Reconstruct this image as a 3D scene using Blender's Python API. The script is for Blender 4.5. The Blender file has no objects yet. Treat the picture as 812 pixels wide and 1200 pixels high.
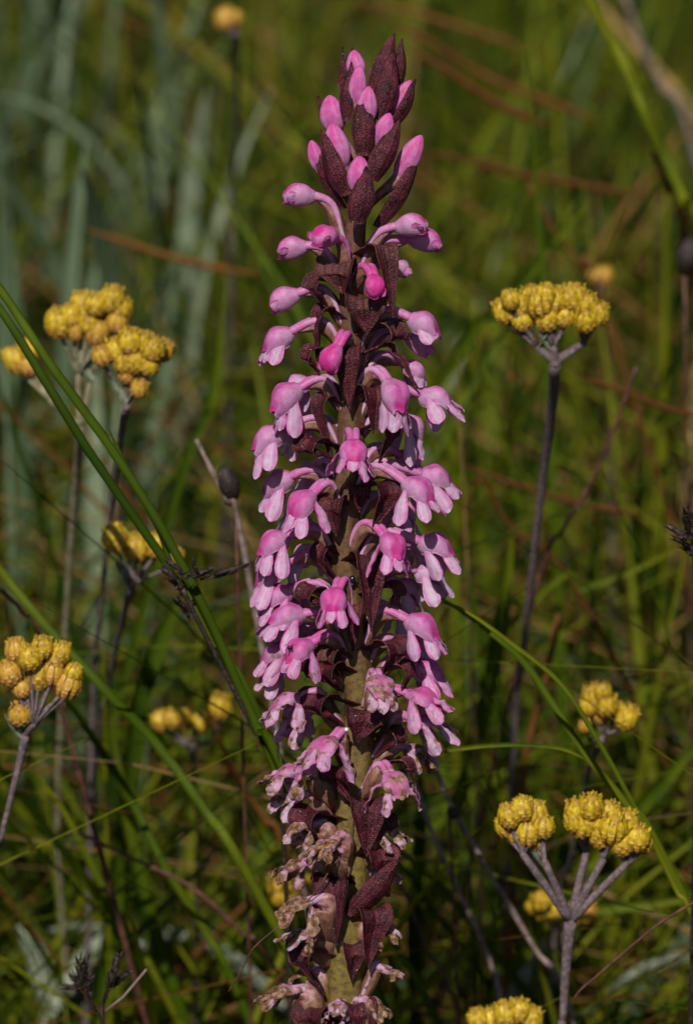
import bpy, math, random
import numpy as np
from mathutils import Vector, Matrix, noise
R = math.radians
rnd = random.Random(7)
scene = bpy.context.scene
COL = scene.collection

# ------------------------------------------------------------------ camera, sky, sun, exposure
PITCH, DIST, PX = R(20), 0.90, 0.00015            # 1 photo pixel = 0.15 mm at the orchid
CEN = Vector((0, 0, 0.34))
FWD = Vector((0, math.cos(PITCH), -math.sin(PITCH)))
CUP = Vector((0, math.sin(PITCH), math.cos(PITCH)))
CAM = CEN - FWD * DIST
cam = bpy.data.cameras.new('camera')
camo = bpy.data.objects.new('camera', cam); COL.objects.link(camo)
camo.location = CAM
camo.rotation_euler = (math.pi / 2 - PITCH, 0, 0)
cam.sensor_fit = 'VERTICAL'; cam.sensor_height = 36
cam.lens = 36 * DIST / (1200 * PX)
cam.clip_start = 0.02; cam.clip_end = 500
cam.dof.use_dof = True; cam.dof.focus_distance = DIST - 0.006; cam.dof.aperture_fstop = 20
scene.camera = camo

SUN_EL, SUN_AZ = R(49), R(192)                    # azimuth clockwise from +Y: behind the camera, a little left
w = bpy.data.worlds.new('World'); scene.world = w; w.use_nodes = True
nt = w.node_tree; bg = nt.nodes['Background']
sky = nt.nodes.new('ShaderNodeTexSky'); sky.sky_type = 'NISHITA'; sky.sun_disc = False
sky.sun_elevation = SUN_EL; sky.sun_rotation = SUN_AZ
nt.links.new(sky.outputs[0], bg.inputs[0]); bg.inputs[1].default_value = 0.05
sun = bpy.data.lights.new('sun', 'SUN'); sun.energy = 5.0; sun.angle = R(0.5); sun.color = (1, 0.95, 0.87)
suno = bpy.data.objects.new('sun', sun); COL.objects.link(suno)
sd = Vector((math.sin(SUN_AZ) * math.cos(SUN_EL), math.cos(SUN_AZ) * math.cos(SUN_EL), math.sin(SUN_EL)))
suno.rotation_euler = sd.to_track_quat('Z', 'Y').to_euler(); suno.location = (0, 0, 3)
scene.view_settings.view_transform = 'Standard'; scene.view_settings.look = 'None'
scene.view_settings.exposure = 0.0; scene.view_settings.gamma = 1
scene.cycles.max_bounces = 8; scene.cycles.use_denoising = True
scene.cycles.sample_clamp_indirect = 4

def ray(px, py):
    return (FWD * DIST + Vector((1, 0, 0)) * (px - 406) * PX + CUP * (600 - py) * PX)
def at(px, py, y=0.0):                            # where the sight line through a photo point meets the upright plane y
    d = ray(px, py); t = (y - CAM.y) / d.y
    return CAM + d * t
def psz(px, py, y):                               # metres per photo pixel there
    return PX * (at(px, py, y) - CAM).dot(FWD) / DIST
# orchid frame: X right, Y up the spike (leaning 10 degrees back), Z towards the viewer, in pixels
OUP = Vector((0, math.sin(R(10)), math.cos(R(10)))); OZ = Vector((0, -math.cos(R(10)), math.sin(R(10))))
def op(px, py, z=0.0):                            # photo point on the plane z of the orchid frame -> frame coordinates
    d = ray(px, py); o = CAM - CEN
    t = (z * PX - o.dot(OZ)) / d.dot(OZ); p = o + d * t
    return Vector((p.x / PX, p.dot(OUP) / PX, z))
def ow(v):                                        # frame coordinates -> world
    return CEN + (Vector((1, 0, 0)) * v[0] + OUP * v[1] + OZ * v[2]) * PX

# ------------------------------------------------------------------ materials
def mat(name, build, rough=0.6, trans=None, spec=0.4, bump=None, sss=0):
    m = bpy.data.materials.new(name); m.use_nodes = True
    n = m.node_tree.nodes; l = m.node_tree.links; b = n['Principled BSDF']; out = n['Material Output']
    b.inputs['Roughness'].default_value = rough; b.inputs['Specular IOR Level'].default_value = spec
    c = build(n, l)
    l.new(c, b.inputs['Base Color'])
    if sss:
        b.inputs['Subsurface Weight'].default_value = sss; b.inputs['Subsurface Radius'].default_value = (1, .5, .6)
        b.inputs['Subsurface Scale'].default_value = 0.0012
    if bump:
        sc, st, dist = bump
        t = n.new('ShaderNodeTexNoise'); t.inputs['Scale'].default_value = sc; t.inputs['Detail'].default_value = 3
        co = n.new('ShaderNodeNewGeometry'); l.new(co.outputs['Position'], t.inputs['Vector'])
        bp = n.new('ShaderNodeBump'); bp.inputs['Strength'].default_value = st; bp.inputs['Distance'].default_value = dist
        l.new(t.outputs[0], bp.inputs['Height']); l.new(bp.outputs[0], b.inputs['Normal'])
    if trans:
        tr = n.new('ShaderNodeBsdfTranslucent'); l.new(c, tr.inputs['Color'])
        mx = n.new('ShaderNodeMixShader'); mx.inputs[0].default_value = trans
        l.new(b.outputs[0], mx.inputs[1]); l.new(tr.outputs[0], mx.inputs[2]); l.new(mx.outputs[0], out.inputs[0])
    return m
def attr(n, name):
    a = n.new('ShaderNodeAttribute'); a.attribute_name = name; return a.outputs['Fac']
def ramp(n, l, src, stops):
    r = n.new('ShaderNodeValToRGB'); e = r.color_ramp.elements
    while len(e) < len(stops): e.new(0.5)
    for i, (p, c) in enumerate(stops): e[i].position = p; e[i].color = (*c, 1)
    l.new(src, r.inputs[0]); return r.outputs[0]
def mixc(n, l, f, a, b, mode='MIX'):
    m = n.new('ShaderNodeMix'); m.data_type = 'RGBA'; m.blend_type = mode
    for s, v in ((m.inputs[0], f), (m.inputs[6], a), (m.inputs[7], b)):
        if isinstance(v, (int, float)): s.default_value = v
        elif isinstance(v, tuple): s.default_value = (*v, 1)
        else: l.new(v, s)
    return m.outputs[2]
def nz(n, l, scale, detail=3, stretch=None):
    t = n.new('ShaderNodeTexNoise'); t.inputs['Scale'].default_value = scale; t.inputs['Detail'].default_value = detail
    co = n.new('ShaderNodeNewGeometry')
    if stretch:
        mp = n.new('ShaderNodeMapping'); mp.inputs['Scale'].default_value = stretch
        l.new(co.outputs['Position'], mp.inputs[0]); l.new(mp.outputs[0], t.inputs['Vector'])
    else: l.new(co.outputs['Position'], t.inputs['Vector'])
    return t.outputs[0]
def mrange(n, l, src, a, b, c=0, d=1):
    m = n.new('ShaderNodeMapRange'); m.inputs[1].default_value = a; m.inputs[2].default_value = b
    m.inputs[3].default_value = c; m.inputs[4].default_value = d; l.new(src, m.inputs[0]); return m.outputs[0]
def addv(n, l, a, b, op='ADD'):
    m = n.new('ShaderNodeMath'); m.operation = op
    for s, v in ((m.inputs[0], a), (m.inputs[1], b)):
        if isinstance(v, (int, float)): s.default_value = v
        else: l.new(v, s)
    return m.outputs[0]

def petal_col(n, l):
    t = addv(n, l, attr(n, 'tint'), mrange(n, l, nz(n, l, 900), .3, .7, -.16, .16))
    vein = attr(n, 'vein')
    t = addv(n, l, t, mrange(n, l, vein, 0, 1, -.14, .18))
    c = ramp(n, l, t, [(0, (.60, .40, .56)), (.35, (.58, .245, .47)), (.65, (.58, .11, .37)), (1, (.58, .03, .25))])
    w = addv(n, l, attr(n, 'wither'), mrange(n, l, nz(n, l, 700, 4), .35, .65, -.45, .45))
    br = ramp(n, l, nz(n, l, 1300, 4), [(.3, (.045, .017, .008)), (.5, (.21, .10, .048)), (.7, (.42, .27, .17))])
    c = mixc(n, l, addv(n, l, attr(n, 'wither'), .75, 'MULTIPLY'), c, (.36, .21, .24))
    c = mixc(n, l, mrange(n, l, w, .35, .7), c, br)
    fl = mrange(n, l, nz(n, l, 2600, 1), .71, .76)
    return mixc(n, l, addv(n, l, fl, .7, 'MULTIPLY'), c, (.3, .08, .14))
M_PETAL = mat('petal', petal_col, .5, .30, .35, (3500, .6, .00014), .28)
def bract_col(n, l):
    t = nz(n, l, 500, 4)
    c = ramp(n, l, t, [(.3, (.016, .0015, .004)), (.5, (.050, .0045, .011)), (.72, (.115, .014, .024))])
    c = mixc(n, l, addv(n, l, attr(n, 'tint'), .9, 'MULTIPLY'), c, (.17, .085, .05))
    s = mrange(n, l, nz(n, l, 5600, 0), .60, .72)
    c = mixc(n, l, addv(n, l, s, .38, 'MULTIPLY'), c, (.34, .12, .14))  # pale specks: sparkling glints of the granular skin, painted into the colour
    c = mixc(n, l, addv(n, l, attr(n, 'vein'), .6, 'MULTIPLY'), c, (.014, .0015, .004))
    p = mrange(n, l, nz(n, l, 2400, 0), .86, .87)
    return mixc(n, l, p, c, (.75, .55, .2))
M_BRACT = mat('bract_skin', bract_col, .33, .06, .28, (4200, 1, .0003))
M_STEM = mat('orchid_stem', lambda n, l: mixc(n, l, mrange(n, l, nz(n, l, 900, 4), .4, .68, 0, .75),
    ramp(n, l, attr(n, 'tint'), [(0, (.155, .115, .022)), (.45, (.115, .062, .022)), (1, (.10, .038, .03))]), (.05, .02, .012)), .5, None, .4, (2500, .5, .0002), .1)
M_OVARY = mat('ovary_skin', lambda n, l: mixc(n, l, mrange(n, l, nz(n, l, 900, 3), .35, .7),
    ramp(n, l, attr(n, 'tint'), [(0, (.19, .095, .05)), (.5, (.34, .16, .17)), (1, (.55, .30, .42))]), (.10, .035, .028)), .5, None, .4, (2500, .4, .0002), .1)
def yel(n, l):
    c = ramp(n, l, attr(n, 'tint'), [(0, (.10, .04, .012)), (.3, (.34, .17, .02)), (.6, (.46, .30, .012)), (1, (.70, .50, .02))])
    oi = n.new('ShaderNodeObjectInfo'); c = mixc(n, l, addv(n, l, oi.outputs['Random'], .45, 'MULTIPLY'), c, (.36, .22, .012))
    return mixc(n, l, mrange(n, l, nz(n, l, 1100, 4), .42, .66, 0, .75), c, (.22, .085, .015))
M_YEL = mat('everlasting_bract', yel, .45, .15, .5, (3000, .5, .0002))
def yel2(n, l):
    c = ramp(n, l, attr(n, 'tint'), [(0, (.10, .04, .015)), (.5, (.38, .19, .03)), (1, (.55, .34, .03))])
    return mixc(n, l, mrange(n, l, nz(n, l, 1400, 3), .45, .7, 0, .55), c, (.35, .13, .04))
M_ORG = mat('everlasting_bract_orange', yel2, .45, .15, .5, (3000, .5, .0002))
M_WOOL = mat('woolly_stem', lambda n, l: ramp(n, l, nz(n, l, 1200, 4), [(.3, (.075, .052, .055)), (.55, (.135, .10, .105)), (.75, (.22, .17, .175))]), .9, None, .2, (3000, .8, .0002))
M_WOOLG = mat('woolly_stem_green', lambda n, l: ramp(n, l, nz(n, l, 600, 4), [(.3, (.13, .11, .06)), (.7, (.30, .27, .17))]), .9, None, .2, (3000, .8, .0003))
M_WLEAF = mat('woolly_leaf', lambda n, l: ramp(n, l, nz(n, l, 900, 4), [(.3, (.10, .13, .07)), (.7, (.34, .37, .27))]), .85, .15, .2)
def blade_col(stops, dark):
    def f(n, l):
        c = ramp(n, l, attr(n, 'hue'), stops)
        return mixc(n, l, mrange(n, l, nz(n, l, 220, 3, (1, 1, .3)), .45, .75, 0, .5), c, dark)
    return f
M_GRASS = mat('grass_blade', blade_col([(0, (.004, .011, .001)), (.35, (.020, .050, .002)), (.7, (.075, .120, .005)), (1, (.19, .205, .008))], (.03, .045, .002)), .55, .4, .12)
M_STRAW = mat('dry_blade', blade_col([(0, (.03, .010, .003)), (.4, (.125, .048, .012)), (.75, (.23, .115, .030)), (1, (.36, .23, .09))], (.07, .03, .01)), .7, .25, .1)
M_SILV = mat('silver_leaf', blade_col([(0, (.045, .075, .032)), (.5, (.14, .20, .11)), (1, (.36, .42, .27))], (.07, .10, .05)), .8, .3, .1)
M_DARK = mat('dark_seed', lambda n, l: ramp(n, l, nz(n, l, 1500, 4), [(.35, (.008, .005, .004)), (.6, (.028, .016, .012)), (.75, (.085, .052, .04))]), .6, None, .4, (2500, .8, .0003))
M_MAUVE = mat('dead_stalk', lambda n, l: ramp(n, l, nz(n, l, 500, 4), [(.35, (.10, .065, .055)), (.7, (.27, .20, .18))]), .8)
M_RUST = mat('rust_stalk', lambda n, l: ramp(n, l, nz(n, l, 400, 4), [(.35, (.035, .012, .01)), (.7, (.13, .05, .028))]), .6)
M_SOIL = mat('soil', lambda n, l: ramp(n, l, nz(n, l, 60, 6), [(.3, (.010, .008, .004)), (.55, (.025, .022, .010)), (.75, (.045, .05, .015))]), .95, None, .1, (80, 1, .01))
M_BLACK = mat('beetle_shell', lambda n, l: ramp(n, l, nz(n, l, 500), [(0, (.003, .004, .008)), (1, (.008, .01, .02))]), .12, None, .8)
M_WHITE = mat('pale_shell', lambda n, l: ramp(n, l, nz(n, l, 500), [(0, (.5, .5, .45)), (1, (.7, .7, .65))]), .5)

# ------------------------------------------------------------------ mesh helpers
class MB:
    def __init__(s): s.v = []; s.f = []; s.a = {}
    def add(s, pts, faces, **at_):
        o = len(s.v); s.v += [tuple(p) for p in pts]; s.f += [tuple(i + o for i in f) for f in faces]
        for k in set(s.a) | set(at_):
            L = s.a.setdefault(k, []); L += [0.0] * (o - len(L))
            val = at_.get(k, 0.0)
            L += list(val) if isinstance(val, (list, tuple)) else [float(val)] * len(pts)
    def grid(s, rows, closed=False, caps=False, **at_):     # rows: list of equally long lists of points
        nu, nv = len(rows), len(rows[0]); pts = [p for r in rows for p in r]; f = []
        for i in range(nu - 1):
            for j in range(nv if closed else nv - 1):
                k = (j + 1) % nv; f.append((i * nv + j, i * nv + k, (i + 1) * nv + k, (i + 1) * nv + j))
        if caps:
            f.append(tuple(range(nv))[::-1]); f.append(tuple((nu - 1) * nv + j for j in range(nv)))
        s.add(pts, f, **at_)
    def tube(s, pts, rad, n=8, ridges=0, rdepth=0, caps=True, tint=0.0, wither=0.0, hue=0.0, squash=1.0, ref=None):
        pts = [Vector(p) for p in pts]; rows = []; T = []
        ref = Vector(ref) if ref else None
        for i, p in enumerate(pts):
            t = (pts[min(i + 1, len(pts) - 1)] - pts[max(i - 1, 0)]).normalized()
            if ref is None:
                ref = Vector((0, 0, 1)) if abs(t.z) < .8 else Vector((1, 0, 0))
            a = (ref - t * ref.dot(t)).normalized(); b = t.cross(a); ref = a
            r = rad(i / (len(pts) - 1)) if callable(rad) else rad
            row = []
            for j in range(n):
                an = 2 * math.pi * j / n; rr = r * (1 + rdepth * math.cos(ridges * an))
                row.append(p + a * rr * math.cos(an) * squash + b * rr * math.sin(an))
            rows.append(row)
            T += [tint(i / (len(pts) - 1)) if callable(tint) else tint] * n
        s.grid(rows, True, caps, tint=T, wither=wither, hue=hue)
    def ball(s, c, r, n=12, m=8, **at_):
        c = Vector(c); r = Vector(r) if not isinstance(r, (int, float)) else Vector((r, r, r)); rows = []
        for i in range(m + 1):
            th = .02 + (math.pi - .04) * i / m
            rows.append([c + Vector((r.x * math.sin(th) * math.cos(2 * math.pi * j / n), r.y * math.sin(th) * math.sin(2 * math.pi * j / n), -r.z * math.cos(th))) for j in range(n)])
        s.grid(rows, True, True, **at_)
    def sheet(s, rows, th, **at_):                # a surface with thickness: front and back joined round the edge
        nu, nv = len(rows), len(rows[0]); N = []
        for i in range(nu):
            for j in range(nv):
                a = Vector(rows[min(i + 1, nu - 1)][j]) - Vector(rows[max(i - 1, 0)][j])
                b = Vector(rows[i][min(j + 1, nv - 1)]) - Vector(rows[i][max(j - 1, 0)])
                q = a.cross(b); N.append(q.normalized() if q.length > 1e-9 else Vector((0, 0, 1)))
        P = [Vector(p) for r in rows for p in r]
        F = [p + n_ * th / 2 for p, n_ in zip(P, N)]; B = [p - n_ * th / 2 for p, n_ in zip(P, N)]
        f = []; o = nu * nv
        for i in range(nu - 1):
            for j in range(nv - 1):
                q = (i * nv + j, i * nv + j + 1, (i + 1) * nv + j + 1, (i + 1) * nv + j)
                f.append(q[::-1]); f.append(tuple(k + o for k in q))
        rim = [i * nv for i in range(nu)] + [(nu - 1) * nv + j for j in range(1, nv)] + [i * nv + nv - 1 for i in range(nu - 2, -1, -1)] + [j for j in range(nv - 2, 0, -1)]
        for i in range(len(rim)):
            a, b = rim[i], rim[(i + 1) % len(rim)]; f.append((a, b, b + o, a + o))
        s.add(F + B, f, **{k: (list(v) * 2 if isinstance(v, (list, tuple)) else v) for k, v in at_.items()})
WORG = {}
def build(name, mb, m, parent=None, xf=None, origin=None, mesh_only=False):
    P = [xf(p) for p in mb.v] if xf else [Vector(p) for p in mb.v]
    if origin is None: origin = sum(P, Vector()) / len(P)
    me = bpy.data.meshes.new(name)
    me.from_pydata([tuple(p - origin) for p in P], [], mb.f)
    for k, v in mb.a.items():
        v = v + [0.0] * (len(P) - len(v))
        me.attributes.new(k, 'FLOAT', 'POINT').data.foreach_set('value', v)
    me.polygons.foreach_set('use_smooth', [True] * len(me.polygons))
    me.materials.append(m); me.update()
    if mesh_only: return me
    o = bpy.data.objects.new(name, me); COL.objects.link(o)
    WORG[o] = origin.copy()
    if parent is not None: o.parent = parent; o.location = origin - WORG[parent]
    else: o.location = origin
    return o
def tag(o, label, cat, group=None, kind=None):
    o['label'] = label; o['category'] = cat
    if group: o['group'] = group
    if kind: o['kind'] = kind
    return o
def empty(name, loc, label, cat, group=None):
    o = bpy.data.objects.new(name, None); COL.objects.link(o); o.location = loc; o.empty_display_size = .01
    WORG[o] = Vector(loc); return tag(o, label, cat, group)
def crom(pts, n=6):                               # smooth curve through points
    P = [Vector(p) for p in pts]; P = [P[0] * 2 - P[1]] + P + [P[-1] * 2 - P[-2]]; out = []
    for i in range(1, len(P) - 2):
        for k in range(n):
            t = k / n; a, b, c, d = P[i - 1], P[i], P[i + 1], P[i + 2]
            out.append(.5 * ((2 * b) + (c - a) * t + (2 * a - 5 * b + 4 * c - d) * t * t + (3 * b - a - 3 * c + d) * t ** 3))
    out.append(P[-2]); return out
def bez(a, b, c, d, n):
    return [a * (1 - t) ** 3 + b * 3 * t * (1 - t) ** 2 + c * 3 * t * t * (1 - t) + d * t ** 3 for t in [i / (n - 1) for i in range(n)]]
def lerp(a, b, t): return a + (b - a) * t

# ------------------------------------------------------------------ ground and sky-high setting
g = MB(); rows = []
for i in range(61):
    y = -3 + 8 * i / 60
    rows.append([Vector((x, y, .012 * noise.noise(Vector((x * 5, y * 5, 0))))) for x in [-3 + 6 * j / 60 for j in range(61)]])
far = [(-300, -300), (300, -300), (300, 300), (-300, 300)]
g.grid(rows)
g.add([(x, y, -.02) for x, y in far], [(0, 1, 2, 3)])
gr = build('ground', g, M_SOIL, origin=Vector((0, 0, 0))); gr['kind'] = 'structure'

# ------------------------------------------------------------------ the orchid
STEM = [(436, 120), (428, 190), (417, 262), (411, 330), (413, 400), (411, 480), (408, 560), (402, 640), (409, 700), (415, 760), (424, 830), (412, 930), (411, 1020), (405, 1110), (400, 1185), (399, 1240)]
SX = sorted(((op(x, y).y, op(x, y).x) for x, y in STEM))
def stem_x(Y): return float(np.interp(Y, [a for a, _ in SX], [b for _, b in SX]))
def stem_r(Y): return float(np.interp(Y, [-640, -560, -300, -100, 100, 300, 420, 520], [25, 24, 20, 17.5, 16, 13, 9, 4]))
base = ow((stem_x(-640) - 5, -700, 0)); base = Vector((base.x, base.y - .03, 0))
orch = empty('orchid', base, 'tall upright orchid spike with pink hooded flowers and dark maroon bracts', 'orchid')
sp = [ow((stem_x(Y), Y, 0)) for Y in range(520, -660, -20)]
sp += [lerp(sp[-1], base, t) for t in (.2, .4, .6, .8, 1)]
s = MB(); Ys = [520 - 20 * i for i in range(len(sp) - 5)] + [-700, -900, -1100, -1300, -1400]
rows = []; T = []
for k, (p, Y) in enumerate(zip(sp, Ys)):
    r = stem_r(Y) * PX; row = []
    for j in range(28):
        a = 2 * math.pi * j / 28; rr = r * (1 + .05 * math.cos(5 * a + Y * .004) + .04 * math.sin(3 * a + Y * .01) + .04 * noise.noise(Vector((math.cos(a) * 2, math.sin(a) * 2, Y * .03))))
        row.append(p + Vector((math.cos(a) * rr, math.sin(a) * rr, 0)))
        T.append(min(1, max(0, .48 + Y / 900)))
    rows.append(row)
s.grid(rows, True, True, tint=T); build('stem', s, M_STEM, orch)
# two sheathing leaves low on the stem and a basal rosette, below the picture
for a, L, wd in ((.3, .16, .022), (2.6, .19, .026), (4.4, .14, .024)):
    b = MB(); d = Vector((math.cos(a), math.sin(a), 0)); sd_ = Vector((-d.y, d.x, 0)); rows = []
    for i in range(13):
        t = i / 12; c = base + d * (.004 + L * .8 * t ** 1.2) + Vector((0, 0, .004 + L * .55 * math.sin(t * 2.2) * .8))
        wv = wd * math.sin(math.pi * min(1, .12 + .88 * t) ** .8) + .0006
        rows.append([c + sd_ * wv * x + Vector((0, 0, abs(x) * wv * .35)) for x in (-1, -.5, 0, .5, 1)])
    b.sheet(rows, .0006, hue=.5); build('basal_leaf', b, M_GRASS, orch)

def hood_mesh(H, f, u, Rr, kind, wit, toff, rg):
    s_ = f.cross(u).normalized(); rows = []; T = []; Wt = []; V = []
    closed = kind == 'b'; nu, nv = 16, 25
    sq = .62 if kind == 'w' else 1.0
    for i in range(nu + 1):
        t = i / nu
        if t < .56: r = .50 + .50 * (.5 - .5 * math.cos(math.pi * t / .56)) ** .85
        else:
            q = (t - .56) / .44
            r = math.sqrt(max(0, 1 - q ** 2.3)) * .98 + .02 if closed else 1 - .50 * q ** 1.8
        r *= .62 + .38 * min(1, t / .12)
        Phi = math.pi if closed else lerp(math.pi, R({'o': 104, 's': 138, 'w': 95}[kind]), min(1, max(0, (t - .12) / .4)))
        bend = max(0, t - .35)
        c = H + f * ((t - .56) * (2.6 if closed else 2.3) * Rr) - u * Rr * bend * bend * (1.35 if not closed else .8)
        row = []
        for j in range(nv):
            x = -1 + 2 * j / (nv - 1); ph = x * Phi
            rr = Rr * r * (1 - .13 * math.exp(-(ph / .3) ** 2) * (1 if t > .15 else 0) - .05 * math.cos(3 * ph))
            rr *= 1 + (.05 if kind != 'w' else .28) * noise.noise((H + f * t * 30 + u * ph * 9) * .12)
            p = c + u * rr * math.cos(ph) * sq + s_ * rr * math.sin(ph) * .95
            if not closed: p += f * Rr * .35 * max(0, math.cos(ph)) * max(0, (t - .6)) + f * Rr * .13 * math.cos(ph * 4 + .6) * max(0, t - .75) * 4 - u * Rr * .25 * max(0, (t - .8)) / .2 * max(0, math.cos(ph))
            row.append(p)
            tn = .25 + .42 * max(0, math.cos(ph)) ** 2 + .16 * abs(t - .5) * (1 if t > .5 else -.6) + .5 * max(0, (t - .82) / .18) * max(0, math.cos(ph)) + toff
            T.append(tn); V.append(.45 + .12 * math.cos(ph * 11))
            Wt.append(wit * (.35 + .8 * t))
        rows.append(row)
    m = MB()
    if closed: m.grid(rows, False, False, tint=T, wither=Wt, vein=V)
    else: m.sheet(rows, .9, tint=T, wither=Wt, vein=V)
    return m
def petal_mesh(root, g, e, side, flare, L, W, wit, toff, rg, hang=1.0):
    """one tongue: starts along g, leans towards e (its outer face) and recurves at the tip"""
    rows = []; T = []; Wt = []; V = []; c = Vector(root); n = 12; curl = rg.uniform(.2, .9)
    tw = rg.uniform(-.3, .3) * (1 if wit < .4 else 2.5); ph0 = rg.uniform(0, 9)
    for i in range(n):
        v = i / (n - 1)
        fl_ = flare * (1.3 - .9 * v) + curl * max(0, v - .65) * 1.6 * (1 if wit < .4 else rg.choice((-1.5, 1.5)))
        dr = (g * math.cos(fl_) + e * math.sin(fl_)).normalized()
        if i: c = c + dr * L / (n - 1)
        nrm = side.cross(dr).normalized()
        if nrm.dot(e) < 0: nrm = -nrm
        wv = W * (.34 + .66 * (.5 - .5 * math.cos(math.pi * v / .7)) if v < .7 else math.sqrt(max(.02, 1 - ((v - .7) / .305) ** 2.4)))
        sd2 = (side * math.cos(tw * v) + nrm * math.sin(tw * v)).normalized()
        row = []
        for x in (-1, -.78, -.5, -.25, 0, .25, .5, .78, 1):
            jit = noise.noise((c + side * x * 5) * .16) * (1.6 if wit < .25 else 6.0) + noise.noise((c + side * x * 9) * .4) * 1.8 * v * abs(x) + .5 * math.sin(v * 16 + ph0) * abs(x) ** 3
            row.append(c + sd2 * wv * x * .5 + nrm * (.17 * wv * (1 - x * x) - .35 * math.exp(-(x / .1) ** 2) + jit + .25 * math.cos(x * 14)))
            T.append(.05 + .50 * abs(x) ** 2.6 + 1.1 * max(0, .38 - v) + toff + .12 * max(0, v - .8)); V.append(.5 + .5 * math.cos(x * 15 + ph0))
            Wt.append(wit * (.55 + .5 * v))
        rows.append(row)
    m = MB(); m.sheet(rows, .8, tint=T, wither=Wt, vein=V); return m

def flower(hx, hy, z, kind='o', Rr=12.0, az=None, dy=-.28, by=20, wit=0.0, toff=0.0, pet=1.0, ov=1.0, arch=1.0):
    rg = random.Random(int(hx * 31 + hy * 7))
    Rr *= {'b': 1.14, 'o': 1.22, 's': 1.22, 'w': 1.3}[kind]; H = op(hx, hy, z); Yb = H.y - by; sx = stem_x(Yb)
    out = Vector((H.x - sx, 0, z)); rad = out.length; out.normalize()
    if az is not None: fx = Vector((math.sin(R(az)), 0, math.cos(R(az))))
    else: fx = out
    f = (fx + Vector((0, dy, 0))).normalized()
    up = Vector((0, 1, 0)); u = (up - f * up.dot(f)).normalized(); s_ = f.cross(u).normalized()
    ro = rg.uniform(-.16, .16); u, s_ = u * math.cos(ro) + s_ * math.sin(ro), s_ * math.cos(ro) - u * math.sin(ro)
    toff += rg.uniform(-.06, .1)
    hk = kind
    hood = hood_mesh(H, f, u, Rr, hk, wit, toff, rg)
    fl = build('flower', hood, M_PETAL, orch, ow)
    B = Vector((sx, Yb, 0)) + out * stem_r(Yb) * .7
    back = H - f * 1.42 * Rr
    Ln = (back - B).length
    P = bez(B, B + (out * (.25 if kind != 'w' else .6) + up * .62 * arch) * Ln, back - f * .5 * Ln + up * .06 * Ln, back + f * .5 * Rr, 15)
    o = MB(); dn = -.30
    PO = [p + Vector((0, -1, 0)) * 4.2 * math.sin(math.pi * min(1, i / 14 * 1.05)) for i, p in enumerate(P)]
    thick = 8.2 * ov * (1.16 if kind == 'w' else 1)
    o.tube(PO, lambda t: (2.4 + (thick - 2.4) * math.sin(math.pi * min(1, max(0, t * 1.02)) ** .75) ** .8) * (1 if t < .9 else .8), 18, 6, .12, tint=lambda t: .05 + .75 * max(0, t - .55) / .45, ref=(0, 1, 0))
    build('ovary', o, M_OVARY, fl, ow)
    for sg in (-1, 1):
        q = MB(); S = []
        for i, p in enumerate(P):
            t = i / 14; e = math.sin(math.pi * min(1, t * 1.0 + .02) * .97)
            S.append(p + s_ * sg * (2.2 + 1.2 * e + 3.6 * (1 - t) ** 1.2) + Vector((0, 1, 0)) * (1.0 + 2.6 * e))
        q.tube(S, lambda t: (1.3 + 2.1 * t) if kind != 'w' else (1.0 + 1.9 * t), 8, caps=True, tint=lambda t: .12 + .5 * t ** 1.2 + toff, wither=lambda t: 0, ref=(0, 1, 0)) if False else \
            q.tube(S, lambda t: 1.7 + 3.4 * t ** .7, 10, tint=lambda t: .22 + .42 * t + toff, wither=wit * .35, ref=(0, 1, 0))
        build('spur', q, M_PETAL, fl, ow)
    if kind == 'b':
        g = (f * .93 - u * .36).normalized()
        for th, W in ((-1.15, 11), (1.15, 11), (0, 12)):
            ef = -u * math.cos(th) + s_ * math.sin(th)
            m = petal_mesh(H - f * Rr * .35 + ef * Rr * .62, f, ef, f.cross(ef), .25, Rr * 1.45, W * Rr / 12, 0, toff + .25, rg)
            build('petal', m, M_PETAL, fl, ow)
        return
    k = Rr / 13.7
    fv = rg.uniform(.5, 1.3)
    g = (f * {'o': .78, 's': .8, 'w': .75}[kind] * rg.uniform(.6, 1.4) - u + s_ * rg.uniform(-.12, .12)).normalized(); ef0 = (f - g * f.dot(g)).normalized()
    L = {'o': 27.5, 's': 24, 'w': 29}[kind] * k * pet; spread = {'o': 1, 's': .8, 'w': 1.05}[kind]
    for al, W, q, ring in ((-98, 15, 1.26, .50), (98, 15, 1.26, .50), (-46, 12, 1.12, .5), (46, 12, 1.12, .5), (0, 11.5, 1.02, .44)):
        if kind == 'w' and rg.random() < .12: continue
        al_ = R(al * spread * rg.uniform(.9, 1.1)); e = ef0 * math.cos(al_) + s_ * math.sin(al_); sd_ = g.cross(e)
        root = H - f * Rr * (.25 + .42 * (abs(al) > 80)) + u * Rr * (-.10 + .12 * (abs(al) > 80)) + e * Rr * ring
        m = petal_mesh(root, g, e, sd_, ({'o': .40, 's': .14, 'w': .55}[kind] + (.14 if abs(al) > 80 else 0)) * fv * rg.uniform(.75, 1.25), L * q * rg.uniform(.86, 1.12), W * k, min(1, wit * rg.uniform(.6, 1.4)), toff, rg)
        build('petal', m, M_PETAL, fl, ow)
    c = MB(); cb = H + f * Rr * .25 - u * Rr * .05
    c.tube(bez(cb - f * Rr * .6, cb - f * 2, cb + u * 2, cb + f * Rr * .35 + u * 1, 7), lambda t: 2.6 + 1.6 * t - (2 * t ** 6), 8, tint=1.2, wither=.5 if wit else .25)
    build('column', c, M_PETAL, fl, ow)

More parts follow.
